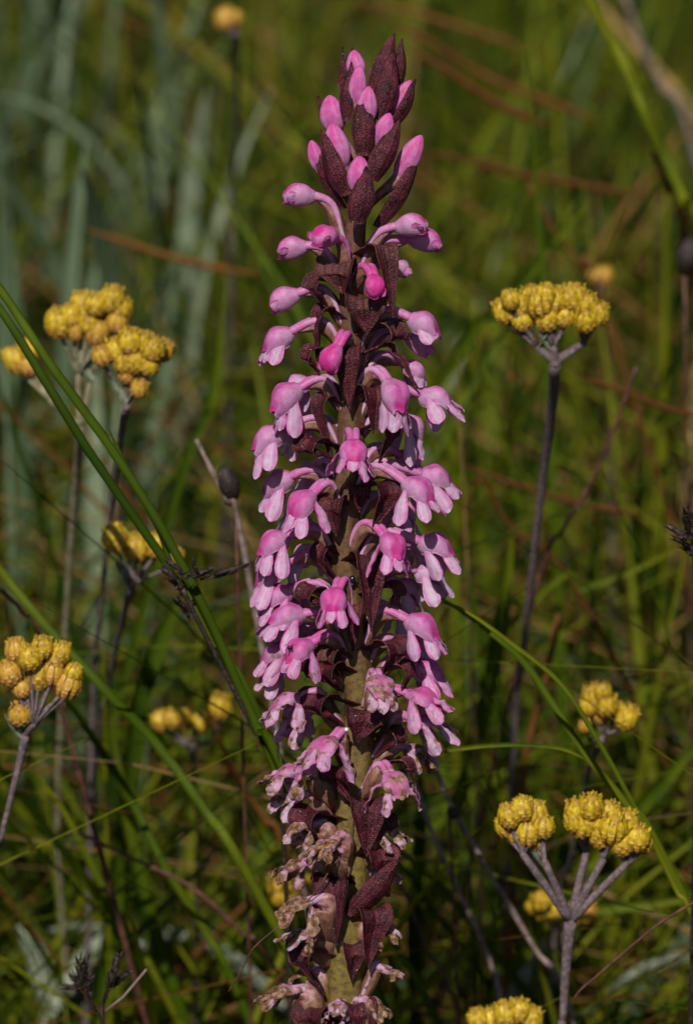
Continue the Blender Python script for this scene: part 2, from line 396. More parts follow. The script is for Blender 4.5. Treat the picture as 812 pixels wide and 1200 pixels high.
def bract(bx, by, tx, ty, wd, zb, zt, az=0, bulge=.17, tint=0.0):
    """an upright pointed bract hugging a bud: base and tip in the photo, width, depth of base and tip, facing azimuth"""
    wd *= .92; B, T = op(bx, by, zb), op(tx, ty, zt); ax = (T - B); L = ax.length; ax.normalize()
    n = Vector((math.sin(R(az)), 0, math.cos(R(az)))); n = (n - ax * n.dot(ax)).normalized(); s_ = ax.cross(n).normalized()
    rows = []; TT = []; VV = []
    for i in range(17):
        v = i / 16
        wv = wd * .5 * (.55 + .45 * math.sin(math.pi * min(1, v / .8))) if v < .4 else wd * .5 * max(.02, 1 - ((v - .4) / .6) ** 1.7)
        c = B + ax * L * v + n * L * bulge * .5 * math.sin(math.pi * v) - n * L * .02
        c += n * (3.5 * max(0, v - .85) / .15) + s_ * 2.5 * math.sin(v * 3 + bx)
        row = []
        for j in range(21):
            ph = (-1 + .1 * j) * 1.35; VV.append(float(j % 3 == 0) * (1 - v * .5))
            k = 1 + .05 * noise.noise(Vector((j * .7, v * 6, bx)))
            row.append(c + s_ * wv * math.sin(ph) * k + n * wv * (math.cos(ph) - .4) * .75 + n * 1.2 * math.exp(-(ph / .16) ** 2))
            TT.append(tint + .35 * max(0, .35 - v) + (.25 if j in (0, 20) else 0))
        rows.append(row)
    m = MB(); m.sheet(rows, 1.3, tint=TT, vein=VV); return build('bract', m, M_BRACT, orch, ow)
def budbulb(cx, cy, z, rx, ry, tilt=0, toff=.1, foot=None):
    rx *= 1.06; ry *= 1.3; cy += ry * .16; z += 3
    """a closed bud standing in its bract, with its slim pale ovary below"""
    C = op(cx, cy, z); a = Vector((math.sin(R(tilt)), math.cos(R(tilt)), .12)).normalized()
    b = a.cross(Vector((0, 0, 1))).normalized(); c = b.cross(a).normalized()
    rows = []; T = []; V = []
    for i in range(17):
        t = i / 16; r = math.sin(math.pi * min(.995, max(.03, t))) ** .5 * (1 - .14 * (t > .5) * (t - .5) * 2)
        row = []
        for j in range(24):
            an = 2 * math.pi * j / 24; g_ = 1 - .13 * abs(math.cos(1.5 * an + .4)) ** 6 - .05 * math.cos(6 * an)
            row.append(C + a * ry * (2 * t - 1) + (b * math.cos(an) + c * math.sin(an)) * rx * r * g_)
            T.append(.16 + .34 * t + .2 * abs(math.cos(1.5 * an + .4)) ** 4 + toff); V.append(.5 + .2 * math.cos(an * 12))
        rows.append(row)
    m = MB(); m.grid(rows, True, True, tint=T, vein=V); fl = build('bud', m, M_PETAL, orch, ow)
    st = C - a * ry * .8; Yb = st.y - (foot or 60); B = Vector((stem_x(Yb), Yb, 0)) + Vector((C.x - stem_x(Yb), 0, z)).normalized() * stem_r(Yb) * .7
    P = bez(B, B + Vector((0, .45 * (foot or 60), 0)), st - a * 12, st + a * 3, 9)
    o = MB(); o.tube(P, lambda t: rx * (.25 + .33 * t), 12, 6, .12, tint=.5); build('ovary', o, M_OVARY, fl, ow)

# top of the spike: bracts and buds
for b in [(435, 108, 464, 40, 27, 12, 2, 10), (468, 100, 470, 45, 19, -8, -14, 40), (441, 140, 463, 60, 31, 24, 16, 5),
          (407, 142, 411, 72, 21, 26, 22, -35), (403, 120, 405, 55, 14, -8, -12, -60), (423, 182, 430, 104, 29, 40, 34, 0),
          (458, 152, 484, 91, 26, 8, 16, 55), (385, 155, 377, 112, 16, -2, -4, -70), (438, 212, 466, 139, 31, 40, 34, 15),
          (407, 228, 375, 152, 31, 30, 30, -32), (402, 245, 365, 163, 24, 4, 4, -60), (442, 266, 495, 172, 30, 6, 14, 50),
          (420, 262, 427, 194, 32, 46, 48, 0), (396, 100, 414, 56, 12, -6, -6, -30)]:
    bract(*b)
for b in [(417, 74, 8, 11, 14, -8), (419, 97, 26, 10, 19, 6), (430, 121, 30, 12, 18, 5), (469, 113, 4, 11, 20, 28),
          (390, 131, 4, 15, 18, -10), (450, 149, 28, 11, 16, 18), (395, 168, 22, 15, 22, -12), (370, 180, 2, 9, 15, -16), (479, 181, 8, 13, 24, 28), (421, 202, 34, 14, 18, 2),
          (472, 195, 2, 8, 18, 34)]:
    budbulb(*b, foot=50)
# slim ovaries seen between the upper bracts are part of the flowers; hooded flowers: photo x, y, depth, kind ...
FL = [
 dict(a=(350, 227, 12), kind='b', Rr=13, dy=.25, by=62, arch=.6), dict(a=(341, 289, 0), kind='b', Rr=12.5, dy=.02, by=42, arch=.6),
 dict(a=(381, 276, 50), kind='b', Rr=12.5, dy=.3, by=60, arch=.5, toff=.25, az=-40), dict(a=(482, 262, 16), kind='b', Rr=13, dy=.3, by=60, arch=.7),
 dict(a=(500, 280, -8), kind='b', Rr=13, dy=.1, by=36, arch=.7, toff=.05), dict(a=(468, 312, -30), kind='b', Rr=10, dy=-.3, by=20, az=120),
 dict(a=(439, 334, 58), kind='b', Rr=10.5, dy=-.6, by=14, toff=.25, az=10), dict(a=(331, 349, 4), kind='b', Rr=13, dy=-.22, by=38, arch=1.2),
 dict(a=(498, 380, 10), kind='s', Rr=13.5, dy=-.35, by=30, pet=.8, arch=1.2), dict(a=(493, 402, -32), kind='b', Rr=12, dy=-.4, by=24),
 dict(a=(324, 398, 2), kind='s', Rr=13.5, dy=-.45, by=18, pet=1.1, arch=1.2), dict(a=(388, 420, 58), kind='b', Rr=12, dy=-1.1, by=6, toff=.2, az=-45),
 dict(a=(333, 466, 20), kind='s', Rr=15, dy=-.5, by=22, pet=1.25, arch=1.2), dict(a=(346, 452, -28), kind='o', Rr=12.5, by=22),
 dict(a=(463, 463, 46), kind='s', Rr=14.5, dy=-.8, by=14, pet=1.35, arch=1.3, az=35), dict(a=(513, 468, 0), kind='o', Rr=14.5, dy=-.2, by=24, arch=1.3),
 dict(a=(484, 500, -30), kind='o', Rr=13, dy=-.75, by=14, pet=1.25, toff=-.1), dict(a=(313, 514, 4), kind='s', Rr=14.5, dy=-.4, by=16, pet=1.3, arch=1.2),
 dict(a=(414, 531, 74), kind='o', Rr=13.5, dy=-.45, by=24, az=0, toff=.12, arch=1.4), dict(a=(324, 566, -16), kind='s', Rr=14, by=18, dy=-.4, pet=1.25),
 dict(a=(353, 592, 52), kind='o', Rr=14.5, by=18, dy=-.55, arch=1.3), dict(a=(492, 576, 44), kind='o', Rr=15, by=16, dy=-.45, arch=1.3),
 dict(a=(512, 560, -22), kind='o', Rr=14, by=14, dy=-.2), dict(a=(474, 600, -48), kind='o', Rr=12, by=14, dy=-.7),
 dict(a=(319, 637, 16), kind='o', Rr=14, by=22, dy=-.35, arch=1.2), dict(a=(460, 640, 56), kind='o', Rr=13.5, by=22, dy=-.4, az=28, arch=1.5, toff=.12),
 dict(a=(512, 640, 6), kind='o', Rr=14.5, by=30, dy=-.2, arch=1.3), dict(a=(357, 650, -40), kind='o', Rr=12, by=14, dy=-.5, toff=-.2),
 dict(a=(315, 672, -10), kind='s', Rr=14, by=14, dy=-.5, pet=1.3, arch=1.2), dict(a=(505, 674, -28), kind='o', Rr=14, by=30, dy=-.25, toff=-.15),
 dict(a=(391, 705, 66), kind='o', Rr=13.5, by=26, dy=-.45, az=-12, arch=1.5, toff=.2), dict(a=(334, 722, 8), kind='o', Rr=15, by=28, dy=-.05),
 dict(a=(496, 735, 24), kind='o', Rr=15, by=30, dy=-.35, arch=1.4, toff=.08), dict(a=(349, 764, 42), kind='o', Rr=14, by=24, dy=-.4, arch=1.2, wit=.12, toff=.12),
 dict(a=(322, 766, -12), kind='o', Rr=13, by=20, dy=-.3, wit=.15), dict(a=(505, 788, -14), kind='o', Rr=14, by=26, dy=-.4, toff=.08, arch=1.3),
 dict(a=(318, 790, -20), kind='o', Rr=11, by=20, wit=.2), dict(a=(446, 803, 56), kind='w', Rr=13, by=40, dy=-.3, az=12, wit=.5, toff=.0),
 dict(a=(497, 818, 26), kind='w', Rr=14, by=46, dy=-.15, wit=.2, arch=1.3, toff=.1), dict(a=(333, 821, 12), kind='w', Rr=13, by=40, dy=-.2, wit=.38, arch=1.1),
 dict(a=(506, 846, -8), kind='w', Rr=13.5, by=46, dy=-.15, wit=.28, arch=1.2), dict(a=(378, 876, 56), kind='w', Rr=14.5, by=40, dy=-.3, az=-40, wit=.3, arch=1.6, toff=.05),
 dict(a=(336, 905, 10), kind='w', Rr=12.5, by=48, dy=-.05, wit=.42, ov=1.75, arch=1.4), dict(a=(463, 918, 52), kind='w', Rr=13, by=30, dy=-.45, az=25, wit=.5, arch=1.2, toff=.05),
 dict(a=(381, 993, 56), kind='w', Rr=12, by=52, dy=-.2, az=-40, wit=1.0, ov=1.75, arch=1.5), dict(a=(342, 1016, 14), kind='w', Rr=10, by=22, dy=-.15, wit=1.0, ov=1.75),
 dict(a=(348, 1060, 52), kind='w', Rr=12, by=60, dy=-.1, az=-70, wit=1.0, ov=2.1, arch=1.5, toff=-.3), dict(a=(330, 1162, 20), kind='w', Rr=11, by=66, dy=.05, wit=1.0, ov=2.0, arch=1.3, toff=-.3),
 dict(a=(464, 1141, 14), kind='w', Rr=6, by=48, dy=-.15, wit=1.0, ov=.95, arch=1.8, toff=-.3, pet=.6), dict(a=(396, 1180, 50), kind='w', Rr=9, by=30, dy=.1, az=-10, wit=.55, ov=1.3, toff=-.3, pet=.8),
 dict(a=(478, 690, -44), kind='o', Rr=12, by=14, dy=-.5, toff=-.1), dict(a=(348, 838, -20), kind='w', Rr=12, by=20, dy=-.3, wit=.3),
 dict(a=(486, 762, -34), kind='o', Rr=12.5, by=14, dy=-.5), dict(a=(480, 540, -44), kind='o', Rr=12, by=14, dy=-.5), dict(a=(348, 506, -42), kind='o', Rr=12, by=14, dy=-.5, toff=-.1),
 dict(a=(344, 694, -34), kind='o', Rr=12.5, by=14, dy=-.3), dict(a=(346, 600, -48), kind='o', Rr=12, by=14, dy=-.4, toff=-.1), dict(a=(489, 880, -20), kind='w', Rr=11, by=30, dy=-.2, wit=.7, ov=1.3, toff=-.2),
 dict(a=(340, 935, -8), kind='w', Rr=11, by=40, dy=-.2, wit=.7, ov=1.4, toff=-.2), dict(a=(356, 1140, -6), kind='w', Rr=10, by=40, dy=-.1, wit=.95, ov=1.5, toff=-.3), dict(a=(436, 1176, 30), kind='w', Rr=9, by=40, dy=0, wit=.95, ov=1.5, toff=-.3),
 dict(a=(446, 1022, -10), kind='w', Rr=9, by=40, dy=.1, wit=.95, ov=1.5, toff=-.3),
 dict(a=(470, 720, -50), kind='o', Rr=12, by=14, dy=-.5, toff=-.1), dict(a=(356, 742, -46), kind='o', Rr=12, by=14, dy=-.5), dict(a=(362, 552, -52), kind='o', Rr=11, by=12, dy=-.5, toff=-.1),
 dict(a=(486, 434, -46), kind='s', Rr=11, by=14, dy=-.5), dict(a=(492, 646, -50), kind='o', Rr=12, by=14, dy=-.5, toff=-.1), dict(a=(324, 700, 0), kind='o', Rr=13, by=20, dy=-.4),
 dict(a=(352, 1096, 26), kind='w', Rr=10, by=44, dy=0, wit=.8, ov=1.7, arch=1.4, toff=-.3), dict(a=(452, 1086, 20), kind='w', Rr=9, by=44, dy=-.1, wit=.9, ov=1.6, arch=1.4, toff=-.3),
 dict(a=(456, 975, 16), kind='w', Rr=10, by=46, dy=0, wit=.8, ov=1.5, arch=1.4, toff=-.3), dict(a=(352, 968, 24), kind='w', Rr=10.5, by=44, dy=0, wit=.7, ov=1.7, arch=1.4, toff=-.2),
]
for d in FL:
    a = d.pop('a'); flower(*a, **d)

# reflexed bracts: fold in the photo, tip, width, azimuth they face (0 towards the viewer, +90 right)
def rbract(fx, fy, tx, ty, wd, az, out=34, tint=0.0, rise=7, wide=.55):
    F0 = op(fx, fy, 0); o_ = Vector((math.sin(R(az)), 0, math.cos(R(az)))); zF = o_.z * out
    F = op(fx, fy, zF); T = op(tx, ty, zF * .95 + 2); sx = stem_x(F.y - 12)
    A = Vector((sx, F.y - 10, 0)) + o_ * stem_r(F.y) * .6
    s_ = Vector((0, 1, 0)).cross(o_).normalized(); VV = []
    mid = lerp(F, T, .30) + o_ * 5; mid2 = lerp(F, T, .66) + o_ * 1
    C = crom([A, lerp(A, F, .55) + Vector((0, rise * .6, 0)), F + Vector((0, rise * .35, 0)), F + o_ * 6 - Vector((0, 7, 0)), mid, mid2, T], 5)
    n = len(C); rows = []; TT = []
    for i, c in enumerate(C):
        v = i / (n - 1); t = (C[min(i + 1, n - 1)] - C[max(0, i - 1)]).normalized(); nr = s_.cross(t).normalized()
        wv = wd * .57 * (lerp(wide, 1, min(1, v / .3)) if v < .45 else max(.03, 1 - ((v - .45) / .55) ** 1.5))
        row = []
        for j in range(17):
            x = -1 + .125 * j; VV.append(float(j % 3 == 1) * .9)
            row.append(c + s_ * wv * x - nr * wv * .34 * (x * x) * (1 if v > .2 else .4) + nr * (1.3 * math.exp(-(x / .14) ** 2) + 1.4 * noise.noise(Vector((x * 1.6, v * 5, fx * .3)))))
            TT.append(tint * (1 - v) + (.2 if j in (0, 16) else 0))
        rows.append(row)
    m = MB(); m.sheet(rows, 1.6, tint=TT, vein=VV); build('bract', m, M_BRACT, orch, ow)
for b in [(394, 312, 402, 345, 40, -20, 36, .5), (372, 330, 384, 362, 30, -60, 30, .1), (450, 292, 461, 372, 25, 25, 38, .3), (428, 352, 430, 392, 42, 5, 36, .3), (458, 385, 440, 412, 34, 60, 34, .3), (380, 366, 372, 425, 30, -72, 38), (366, 412, 374, 440, 24, -65, 34),
          (406, 410, 410, 480, 31, -5, 34), (456, 408, 490, 455, 14, 62, 34), (440, 458, 438, 508, 31, 24, 36), (381, 470, 391, 552, 26, -62, 36), (364, 520, 388, 538, 34, -50, 46, 0), (452, 500, 444, 545, 24, 50, 38),
          (421, 572, 421, 600, 22, 0, 30), (452, 570, 437, 622, 36, 38, 40), (388, 588, 395, 628, 34, -30, 38, .1), (381, 645, 398, 690, 30, -62, 40), (364, 694, 384, 712, 34, -62, 50), (434, 655, 435, 740, 33, 14, 40), (460, 690, 456, 712, 26, 60, 36),
          (413, 712, 414, 764, 24, -8, 34, .2), (461, 757, 448, 792, 36, 45, 40), (386, 766, 400, 795, 30, -45, 36, .6), (381, 783, 402, 812, 38, -42, 40), (372, 820, 404, 852, 44, -52, 42), (429, 836, 420, 870, 42, 4, 42), (472, 783, 470, 815, 24, 64, 46), (462, 860, 440, 888, 26, 60, 42),
          (395, 902, 414, 942, 34, -30, 40), (361, 956, 375, 990, 40, -52, 46), (432, 942, 429, 1004, 40, 8, 42), (450, 962, 446, 985, 26, 40, 36), (475, 895, 486, 914, 20, 66, 50), (446, 1000, 448, 1030, 36, 30, 36),
          (389, 1034, 394, 1108, 38, -14, 40), (438, 1070, 431, 1134, 36, 24, 40), (359, 1118, 380, 1165, 34, -50, 46), (414, 1110, 412, 1150, 26, 20, 32), (366, 1185, 380, 1235, 40, -40, 44), (420, 1180, 430, 1230, 36, 20, 40), (396, 1200, 396, 1250, 36, 0, 46)]:
    rbract(*b)
# a broad bract standing out to the right, folded
bract(409, 1072, 470, 1004, 34, 30, 46, 25, .1)

# small creatures and specks on the spike
b = MB(); b.ball(op(413, 679, 24), (4, 5, 3.5)); b.ball(op(413, 685, 23), (2.6, 2.6, 2.6), 8, 6)
bt = empty('beetle', ow(op(413, 681, 22)), 'tiny shiny black beetle sitting on the orchid stem', 'beetle')
build('body', b, M_BLACK, bt, ow)
b = MB()
for k in range(6):
    sg = -1 if k % 2 else 1; y0 = 676 + 3 * (k // 2)
    b.tube([op(413 + sg * 3, y0, 23), op(413 + sg * 6, y0 - 1, 22), op(413 + sg * 8, y0 + 2, 19)], .5, 5)
build('legs', b, M_BLACK, bt, ow)
b = MB(); b.ball(op(340, 759, 55), (3.4, 2.4, 2)); b.ball(op(343, 763, 54), (2, 2, 2), 8, 6)
for k in range(4): b.tube([op(340, 760, 55), op(335 + k * 4, 755 + (k % 2) * 12, 54), op(333 + k * 5, 757 + (k % 2) * 12, 52)], .5, 4)
tag(build('aphid', b, M_BLACK, None, ow), 'minute dark aphid on a pink hood on the left side of the spike', 'aphid')
b = MB(); b.ball(op(406, 855, 46), (2.6, 2.6, 2.6)); tag(build('insect_egg', b, M_WHITE, None, ow), 'tiny pale round egg on the orchid between maroon bracts', 'insect egg')
b = MB()
b.tube([ow(p) for p in crom([op(414, 962, 24), op(407, 990, 40), op(388, 1018, 56), op(355, 1062, 60), op(300, 1108, 58), op(284, 1136, 55), op(268, 1162, 52)], 6)], .8 * PX, 6)
tag(build('dry_thread', b, M_RUST), 'thin dark dry thread lying across the withered flowers', 'thread')

# ------------------------------------------------------------------ yellow everlastings
def head_mesh(seed, m):
    rg = random.Random(seed); b = MB()
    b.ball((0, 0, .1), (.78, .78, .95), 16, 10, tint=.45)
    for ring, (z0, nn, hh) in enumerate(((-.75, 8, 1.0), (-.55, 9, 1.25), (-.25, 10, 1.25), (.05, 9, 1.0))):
        for j in range(nn):
            a = 2 * math.pi * (j + .5 * (ring % 2)) / nn + rg.uniform(-.1, .1); rows = []; T = []
            for i in range(6):
                t = i / 5; z = z0 + hh * t
                r = .84 * math.sqrt(max(.03, 1 - ((z - .05) / 1.12) ** 2)) + .05 + .03 * ring * (1 - t) + .07 * t * t
                wv = .30 * (math.sin(math.pi * min(.96, .18 + .8 * t)) ** .7)
                row = []
                for x in (-1, -.4, .4, 1):
                    aa = a + x * wv; rr = r + .07 * (1 - x * x)
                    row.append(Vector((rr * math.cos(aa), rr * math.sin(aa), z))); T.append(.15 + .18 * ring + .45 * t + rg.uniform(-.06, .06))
                rows.append(row)
            b.sheet(rows, .035, tint=T)
    for j in range(26):
        a = rg.uniform(0, 6.28); r = .62 * math.sqrt(rg.random()); p = Vector((r * math.cos(a), r * math.sin(a), .72 - r * .2))
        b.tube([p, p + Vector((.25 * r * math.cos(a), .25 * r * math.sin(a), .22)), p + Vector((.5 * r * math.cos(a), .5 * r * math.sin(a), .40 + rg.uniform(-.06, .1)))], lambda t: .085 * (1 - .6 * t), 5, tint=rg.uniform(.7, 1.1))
    return build('flower_head', b, m, mesh_only=True, origin=Vector())
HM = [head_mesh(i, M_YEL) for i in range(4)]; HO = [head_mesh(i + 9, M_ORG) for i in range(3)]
GE = 'yellow everlasting daisies among the grass'
def everlasting(label, y, stem, clusters, sr=5, dens=1.0, wool=M_WOOL, leaf=True, twigs=True, drift=None):
    drift = (.06 if y > .04 else 0) if drift is None else drift
    """stem: photo points top to bottom at upright plane y; clusters: (fork, [(x, y, radius, orange)])"""
    rg = random.Random(hash_(label)); k = psz(stem[0][0], stem[0][1], y)
    pts = [at(a, b_, y + drift * i / (len(stem) - 1)) for i, (a, b_) in enumerate(stem)]; last = pts[-1]; prev = pts[-2]
    d = (last - prev).normalized(); gx = last.x + (d.x / max(.3, -d.z)) * last.z * .35
    foot = Vector((gx, y + drift + .01, 0))
    root = empty('everlasting_plant', foot, label, 'everlasting', GE)
    C = crom(pts + [lerp(last, foot, .5) + Vector((0, .003, 0)), foot], 5)
    top0 = pts[0]
    m = MB(); m.tube(C, lambda t: sr * k * max(.62, 1 - 1.1 * t), 10); m.ball(top0, sr * k * 1.0, 10, 6); build('stem', m, wool, root)
    top = pts[0]
    for fork, heads in clusters:
        F = at(fork[0], fork[1], y + rg.uniform(-.003, .003))
        if (F - top).length > 3 * k:
            m = MB(); m.tube(bez(top, lerp(top, F, .3) + Vector((0, 0, 2 * k)), lerp(top, F, .7), F, 7), lambda t: sr * k * (.78 - .22 * t), 8); m.ball(F, sr * k * .56, 8, 6); build('branch', m, wool, root)
        for hx, hy, r, orange in heads:
            yy = y + rg.uniform(-10, 10) * k; Hc = at(hx, hy, yy)
            dd = (Hc - F); dd.z = max(dd.z, .2 * dd.length); tilt = dd.normalized() * .55 + Vector((0, -.12, .6)); tilt.normalize()
            o = bpy.data.objects.new('flower_head', rg.choice(HO if orange else HM)); COL.objects.link(o); o.parent = root
            o.location = Hc - WORG[root]; q = r * k; o.scale = (q, q, q * rg.uniform(1.0, 1.15))
            o.rotation_mode = 'QUATERNION'; o.rotation_quaternion = tilt.to_track_quat('Z', 'Y') @ Matrix.Rotation(rg.uniform(0, 6.28), 3, 'Z').to_quaternion()
            if twigs:
                e = Hc - tilt * q * .9; m = MB()
                m.tube(bez(F, lerp(F, e, .4) + Vector((0, 0, 1 * k)), e - tilt * 6 * k, e, 6), lambda t: (sr * .26 + .6) * k * (1 + .5 * t ** 3), 6); build('branch', m, wool, root)
    if leaf:
        for j in range(2):
            F = at(clusters[min(j, len(clusters) - 1)][0][0], clusters[min(j, len(clusters) - 1)][0][1], y); sg = -1 if j else 1
            L = 45 * k; rows = []
            for i in range(8):
                t = i / 7; c = F + Vector((sg * L * .45 * t, -.1 * L * t, L * .8 * t - L * .15)); wv = 7 * k * math.sin(math.pi * (.15 + .83 * t)) ** .8
                rows.append([c + Vector((wv * x * .6, wv * x * .6, abs(x) * wv * .3)) for x in (-1, 0, 1)])
            m = MB(); m.sheet(rows, 1.2 * k); build('leaf', m, M_WLEAF, root)
    # woolly leaves up the lower stem, mostly under the grass
    for j in range(5):
        z = foot.z + .03 + j * .035; a = rg.uniform(0, 6.28); rows = []
        if z > last.z: break
        for i in range(7):
            t = i / 6; c = Vector((foot.x, foot.y, z)) + Vector((math.cos(a), math.sin(a), 0)) * .03 * t + Vector((0, 0, .035 * t - .02 * t * t)); wv = .0028 * math.sin(math.pi * (.2 + .78 * t))
            rows.append([c + Vector((-math.sin(a), math.cos(a), 0)) * wv * x for x in (-1, 0, 1)])
        m = MB(); m.sheet(rows, .0003); build('leaf', m, M_WLEAF, root)
def hash_(s_): return sum(ord(c) * (i + 3) for i, c in enumerate(s_))

def blob(cx, cy, wx, wy, n, r, seed, orange=.1):
    rg = random.Random(seed); L = []
    for i in range(n * 40):
        if len(L) >= n: break
        x, yy = rg.uniform(-1, 1), rg.uniform(-1, 1)
        if x * x + yy * yy > 1: continue
        p = (cx + x * wx, cy + yy * wy)
        if all(math.hypot(p[0] - q[0], (p[1] - q[1])) > r * .95 for q in L): L.append((p[0], p[1], r * rg.uniform(.85, 1.1), rg.random() < orange))
    return L
everlasting('broad yellow everlasting standing right of the orchid tip on a mauve woolly stem', .062, [(650, 425), (646, 480), (636, 560), (622, 680), (612, 770), (600, 900)],
    [((630, 408), [(592, 366, 15, 0), (608, 360, 15, 0), (612, 376, 13, 0), (598, 352, 11, 0)]), ((648, 408), [(632, 357, 16, 0), (650, 353, 15, 0), (640, 374, 15, 0), (622, 350, 13, 0), (662, 372, 12, 0), (640, 346, 12, 0)]), ((684, 402), [(668, 350, 15, 0), (686, 358, 15, 0), (700, 369, 14, 0), (686, 376, 14, 0), (676, 345, 12, 0)])], 7.5)
everlasting('sharp yellow everlasting at bottom right with two tight round clusters on forked grey stems', .012, [(668, 1080), (663, 1130), (659, 1200), (656, 1260)],
    [((613, 1002), [(597, 957, 14, 0), (612, 949, 14, 0), (604, 975, 14, 0), (592, 970, 12, 0), (618, 978, 14, 0)]), ((638, 1010), [(628, 955, 14, 0), (636, 970, 14, 0), (630, 986, 12, 0)]),
     ((686, 1000), [(676, 952, 15, 0), (692, 947, 15, 0), (682, 968, 15, 0), (696, 964, 15, 0), (672, 964, 12, 0)]), ((706, 1008), [(714, 954, 14, 0), (704, 978, 16, 0), (718, 972, 17, 0)]), ((732, 1014), [(734, 966, 15, 0), (745, 983, 16, 0), (728, 989, 15, 0), (752, 990, 12, 0)])], 7.5)
everlasting('everlasting at the left edge with plump golden brown buds on a grey stem', .022, [(30, 862), (24, 890), (12, 940), (0, 990), (-8, 1040)],
    [((40, 850), [(20, 764, 14, 1), (36, 772, 14, 0), (50, 760, 13, 0), (66, 772, 14, 1), (46, 792, 16, 0), (12, 790, 15, 1), (62, 790, 14, 1), (80, 804, 16, 1), (72, 766, 12, 0), (86, 790, 11, 0), (26, 808, 11, 1)]), ((28, 862), [(24, 838, 14, 1)])], 5.5)
everlasting('tall left everlasting with orange tinged clusters behind the crossing grass blades', .092, [(94, 502), (90, 560), (82, 660), (74, 800), (68, 980), (80, 1180)],
    [((92, 440), [(70, 380, 17, 0), (84, 372, 14, 0), (98, 362, 17, 0), (112, 358, 14, 0), (104, 380, 12, 0), (114, 390, 15, 1), (88, 388, 12, 1)]), ((108, 440), [(132, 352, 15, 0), (142, 362, 14, 0), (138, 378, 13, 1), (126, 362, 12, 0)]), ((60, 470), [(20, 424, 14, 0), (34, 412, 13, 0), (12, 418, 10, 0), (34, 430, 11, 1)])], 6, wool=M_WOOLG)
everlasting('everlasting with one wide golden cluster leaning right beside the tall left one', .066, [(148, 478), (142, 510), (130, 600), (118, 720), (108, 860)],
    [((150, 470), [(138, 412, 15, 0), (152, 402, 15, 0), (166, 404, 15, 0), (180, 410, 15, 0), (192, 412, 12, 1), (146, 424, 14, 0), (160, 424, 14, 0), (176, 428, 13, 0), (150, 438, 12, 1), (164, 456, 11, 1), (120, 418, 12, 1)])], 5.5)
everlasting('blurred small everlasting with three golden knobs under the crossing grass blades', .07, [(155, 690), (148, 710), (136, 760), (126, 820), (112, 900)],
    [((156, 684), [(136, 633, 16, 0), (160, 643, 16, 0), (150, 638, 12, 0), (184, 640, 14, 0), (204, 654, 12, 0), (172, 650, 13, 0)])], 5)
everlasting('low blurred row of yellow heads left of the orchid beneath the green blades', .10, [(225, 875), (228, 910), (232, 980), (230, 1060)],
    [((215, 872), [(190, 846, 12, 0), (202, 843, 12, 0), (214, 845, 12, 0), (234, 848, 11, 0)]), ((250, 868), [(259, 829, 14, 0)])], 4, twigs=True, leaf=False)
everlasting('single orange everlasting head blurred at the top left of the orchid', .30, [(275, 40), (278, 90), (276, 180), (270, 300)],
    [((274, 40), [(264, 24, 12, 1), (272, 26, 12, 1), (267, 20, 10, 1), (276, 22, 9, 1)])], 5.5, leaf=False)
everlasting('small blurred orange head just above the broad yellow everlasting', .24, [(703, 340), (706, 380), (712, 460), (716, 560)],
    [((703, 338), [(698, 324, 10, 1), (708, 324, 10, 1)])], 4, leaf=False)
everlasting('five headed everlasting on a mauve stem at right above the sharp clusters', .055, [(704, 868), (690, 900), (682, 940), (668, 1010), (650, 1090)],
    [((708, 862), [(695, 818, 14, 0), (710, 826, 14, 0), (704, 838, 11, 1), (734, 842, 14, 0), (722, 834, 12, 0), (690, 828, 11, 0), (706, 812, 11, 0)]), ((690, 866), [(685, 851, 8, 1)])], 4.5, leaf=False)
everlasting('yellow everlasting cut off by the bottom edge beside the forked grey stem', .02, [(600, 1245), (600, 1270)],
    [((600, 1238), [(560, 1195, 13, 0), (576, 1196, 14, 0), (592, 1190, 15, 0), (608, 1186, 14, 0), (622, 1196, 14, 0), (600, 1204, 14, 0)])], 6, leaf=False)
everlasting('blurred yellow everlasting half hidden by the lower left side of the orchid', .085, [(340, 1070), (342, 1120), (340, 1200)],
    [((340, 1066), [(326, 1040, 13, 0), (340, 1032, 13, 0), (354, 1040, 14, 0), (338, 1050, 13, 0), (326, 1052, 10, 0)])], 4, leaf=False)
everlasting('blurred yellow everlasting behind the forked grey stems at bottom right', .08, [(662, 1100), (660, 1150), (660, 1200)],
    [((660, 1094), [(634, 1056, 13, 0), (650, 1066, 13, 0), (640, 1072, 12, 0), (672, 1072, 13, 0), (688, 1070, 12, 1), (625, 1062, 10, 0)])], 4, leaf=False)

